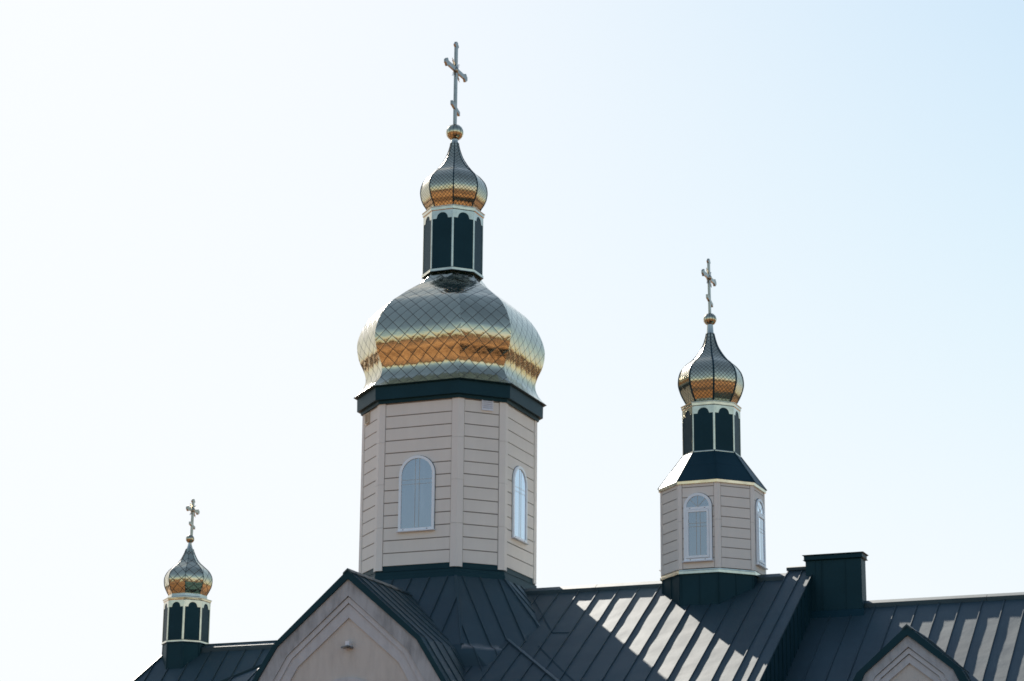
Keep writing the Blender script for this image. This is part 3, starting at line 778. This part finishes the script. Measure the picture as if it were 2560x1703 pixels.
onion(mt_, 0, [(11.06, .70, k8), (11.12, .715, k8), (11.24, .765, k8), (11.36, .835, k8), (11.5, .89, k8), (11.62, .915, k8), (11.74, .925, k8), (11.88, .91, k8), (12.0, .875, k8), (12.09, .83, k8), (12.24, .71, k8), (12.365, .567, k8), (12.53, .43, k8), (12.69, .325, k8), (12.86, .237, k8), (13.05, .172, k8), (13.2, .133, k8), (13.33, .112, k8)], .115, M['tile_small'], .02, M['flat'])
finial(mt_, 0, [(.118, 13.31), (.116, 13.34), (.10, 13.36), (.105, 13.44), (.11, 13.5)], 13.668, .262)
cross(mt_, 0.0, 0.0, 13.90, 16.60, 15.69, .82, .135, .066, 14.45, .285, .33, .002)

# ------------------------------------------------------------------ right tower
RXX = 7.9355
rt_ = thing('domed_tower', 'smaller cream sided tower beside the chimney, with dark conical roof, gilded onion dome and cross', 'church tower', (RXX, 0, -1.6))
RH = 1.305; RW = RH*T8
siding(rt_, RH, RW, RXX, [-.031+.2805*k for k in range(0, 8)], -.30, 2.05, .108, .010, .022)
pilasters(rt_, RH, RW, RXX, -.31, 2.05, .085, (1.0,), .03)
ff = face_frames(RH, RW, RXX)
for k in (7, 1, 5):
    mid, t, n, hw = ff[k]; window_split(rt_, fr_of(mid, t, n, .022), .397, -.105, 1.755)
mb = MB(); frustum(mb, [(-2.6, 1.30, 1.30*T8), (-.43, 1.30, 1.30*T8)], RXX)
for mid, t, n, hw in face_frames(1.30, 1.30*T8, RXX):
    mb.box(Vector((mid.x, mid.y, -2.5))-t*.010, t*.02, n*.018, (0, 0, 2.07))
    for q in (-1, 1): mb.box(Vector((mid.x, mid.y, -2.5))+t*(q*(hw-.03)-.012), t*.024, n*.016, (0, 0, 2.07))
mb.build('tower_base', M['flat'], rt_)
mb = MB(); frustum(mb, [(-.445, 1.31, 1.31*T8), (-.44, 1.355, 1.355*T8), (-.372, 1.352, 1.352*T8), (-.36, 1.335, 1.335*T8), (-.325, 1.33, 1.33*T8), (-.31, 1.30, 1.30*T8)], RXX); mb.build('base_ring', M['gold'], rt_)
mb = MB(); frustum(mb, [(2.02, 1.31, 1.31*T8), (2.025, 1.372, 1.372*T8), (2.10, 1.378, 1.378*T8), (2.105, 1.36, 1.36*T8)], RXX); mb.build('eave_band', M['gold'], rt_)
mb = MB()
for (za, ha), (zb_, hb) in (((2.104, 1.392), (2.60, 1.06)), ((2.605, 1.048), (3.05, .742))):
    frustum(mb, [(za, ha, ha*T8), (zb_, hb, hb*T8)], RXX)
for k in range(8):
    A = ring(1.392, 1.392*T8, 2.104, RXX)[k]; B = ring(.742, .742*T8, 3.05, RXX)[k]; d = Vector((A.x-RXX, A.y, .8))
    mb.beam(A, B, d, .03, .018, -.004)
mb.build('tower_roof', M['flat'], rt_)
drum(rt_, RXX, 3.015, 4.40, .735, .748, .778, 3.075, 4.335, 4.455, .024, (4.285, 4.125, .155))
onion(rt_, RXX, [(4.44, .60, k8), (4.48, .615, k8), (4.56, .658, k8), (4.66, .71, k8), (4.77, .762, k8), (4.90, .807, k8), (5.03, .84, k8), (5.14, .848, k8), (5.27, .838, k8), (5.38, .812, k8), (5.48, .772, k8), (5.635, .66, k8), (5.80, .476, k8), (5.975, .338, k8), (6.2, .212, k8), (6.4, .147, k8), (6.6, .103, k8)], .115, M['tile_small'], .027, M['flat'])
finial(rt_, RXX, [(.108, 6.585), (.104, 6.60), (.10, 6.61), (.083, 6.87), (.08, 6.9)], 7.015, .185)
cross(rt_, RXX, 0., 7.16, 8.79, 8.235, .615, .105, .055, 7.56, .235, .33, -.035)

# ------------------------------------------------------------------ left cupola
LXX = -8.4687
lt_ = thing('domed_cupola', 'smallest turret at the far left end of the roof, with a coarsely tiled onion dome', 'church cupola', (LXX, 0, -2.4))
mb = MB(); frustum(mb, [(-2.9, .64, .64*T8), (-1.40, .62, .62*T8)], LXX)
for k in range(8):
    A = ring(.64, .64*T8, -2.9, LXX)[k]; B = ring(.622, .622*T8, -1.41, LXX)[k]
    mb.beam(A, B, (A.x-LXX, A.y, 0), .05, .012, -.006)
mb.build('tower_base', M['flat'], lt_)
drum(lt_, LXX, -1.405, -.12, .632, .655, .672, -1.335, -.165, -.075, .027, (-.215, -.36, .13))
mb = MB(); q = lambda h: (h, h*T8)
frustum(mb, [(-.06, *q(.56)), (-.02, *q(.545))], LXX); frustum(mb, [(-.02, *q(.548)), (.055, *q(.54)), (.07, *q(.52))], LXX)
mb.build('dome_collar', M['gold'], lt_)
onion(lt_, LXX, [(.05, .515, k8), (.10, .54, k8), (.20, .59, k8), (.33, .642, k8), (.44, .660, k8), (.54, .663, k8), (.64, .645, k8), (.74, .60, k8), (.83, .535, k8), (.92, .44, k8), (1.05, .305, k8), (1.15, .235, k8), (1.26, .18, k8), (1.40, .125, k8), (1.48, .102, k8)], .30, M['tile_mid'], .008, M['flat'])
finial(lt_, LXX, [(.108, 1.465), (.106, 1.475), (.10, 1.485), (.07, 1.58), (.05, 1.66), (.048, 1.7)], 1.785, .127)
cross(lt_, LXX, .075, 1.89, 3.03, 2.685, .37, .085, .05, 2.215, .15, .36, .01)

# ------------------------------------------------------------------ floodlight on the front gable
fl = thing('floodlight', 'small grey floodlight mounted on the beige front gable above the arch', 'floodlight', (.07, -6.42, -2.78))
mb = MB(); mb.prism([(-.13, -2.83), (.05, -2.79), (.06, -2.755), (-.12, -2.79)], lambda a_, b_, d: Vector((.06+a_, -6.42-d, b_)), .06, .26)
mb.build('lamp_head', M['lamp'], fl)
mb = MB(); mb.box((-.06, -6.66, -2.834), (.13, 0, .022), (0, .17, 0), (0, 0, .006)); mb.build('lamp_lens', M['lens'], fl)
mb = MB(); mb.box((0.0, -6.56, -2.765), (.11, 0, 0), (0, .14, 0), (0, 0, .13)); mb.build('junction_box', M['vent'], fl)
mb = MB(); mb.box((.10, -6.50, -2.82), (.07, 0, 0), (0, .08, 0), (0, 0, .05)); mb.beam((.09, -6.43, -2.79), (.09, -6.6, -2.79), (0, 0, 1), .03, .03); mb.build('bracket', M['lamp'], fl)

# ------------------------------------------------------------------ ground and far trees (seen in the domes)
mb = MB(); mb.grid([[(x, y, ZG) for x in (-3000, 3000)] for y in (-3000, 3000)], False)
struct(mb.build('ground', M['ground']))
mb = MB(); n = 5200
for k in range(n):
    an = random.uniform(0, 2*math.pi); rr = 230+random.uniform(0, 90)
    env = .35+.95*abs(noise.noise(Vector((math.cos(an)*9, math.sin(an)*9, 0))))*1.5
    env *= .45+.75*(1-max(0, math.cos(an-R(-67)))**2)
    z = random.random()**1.3*17*env; s_ = random.uniform(2.0, 4.5)*(1-.35*z/14)
    c = Vector((rr*math.cos(an), rr*math.sin(an)-20, ZG+z+1)); d1 = Vector((random.gauss(0, 1), random.gauss(0, 1), random.gauss(0, 1))).normalized(); d2 = d1.orthogonal().normalized()
    mb.face([c+d1*s_*math.cos(q)+d2*s_*math.sin(q) for q in (0, 1.1, 2.3, 3.4, 4.7)])
struct(mb.build('far_wood', M['leaf']), 'stuff')
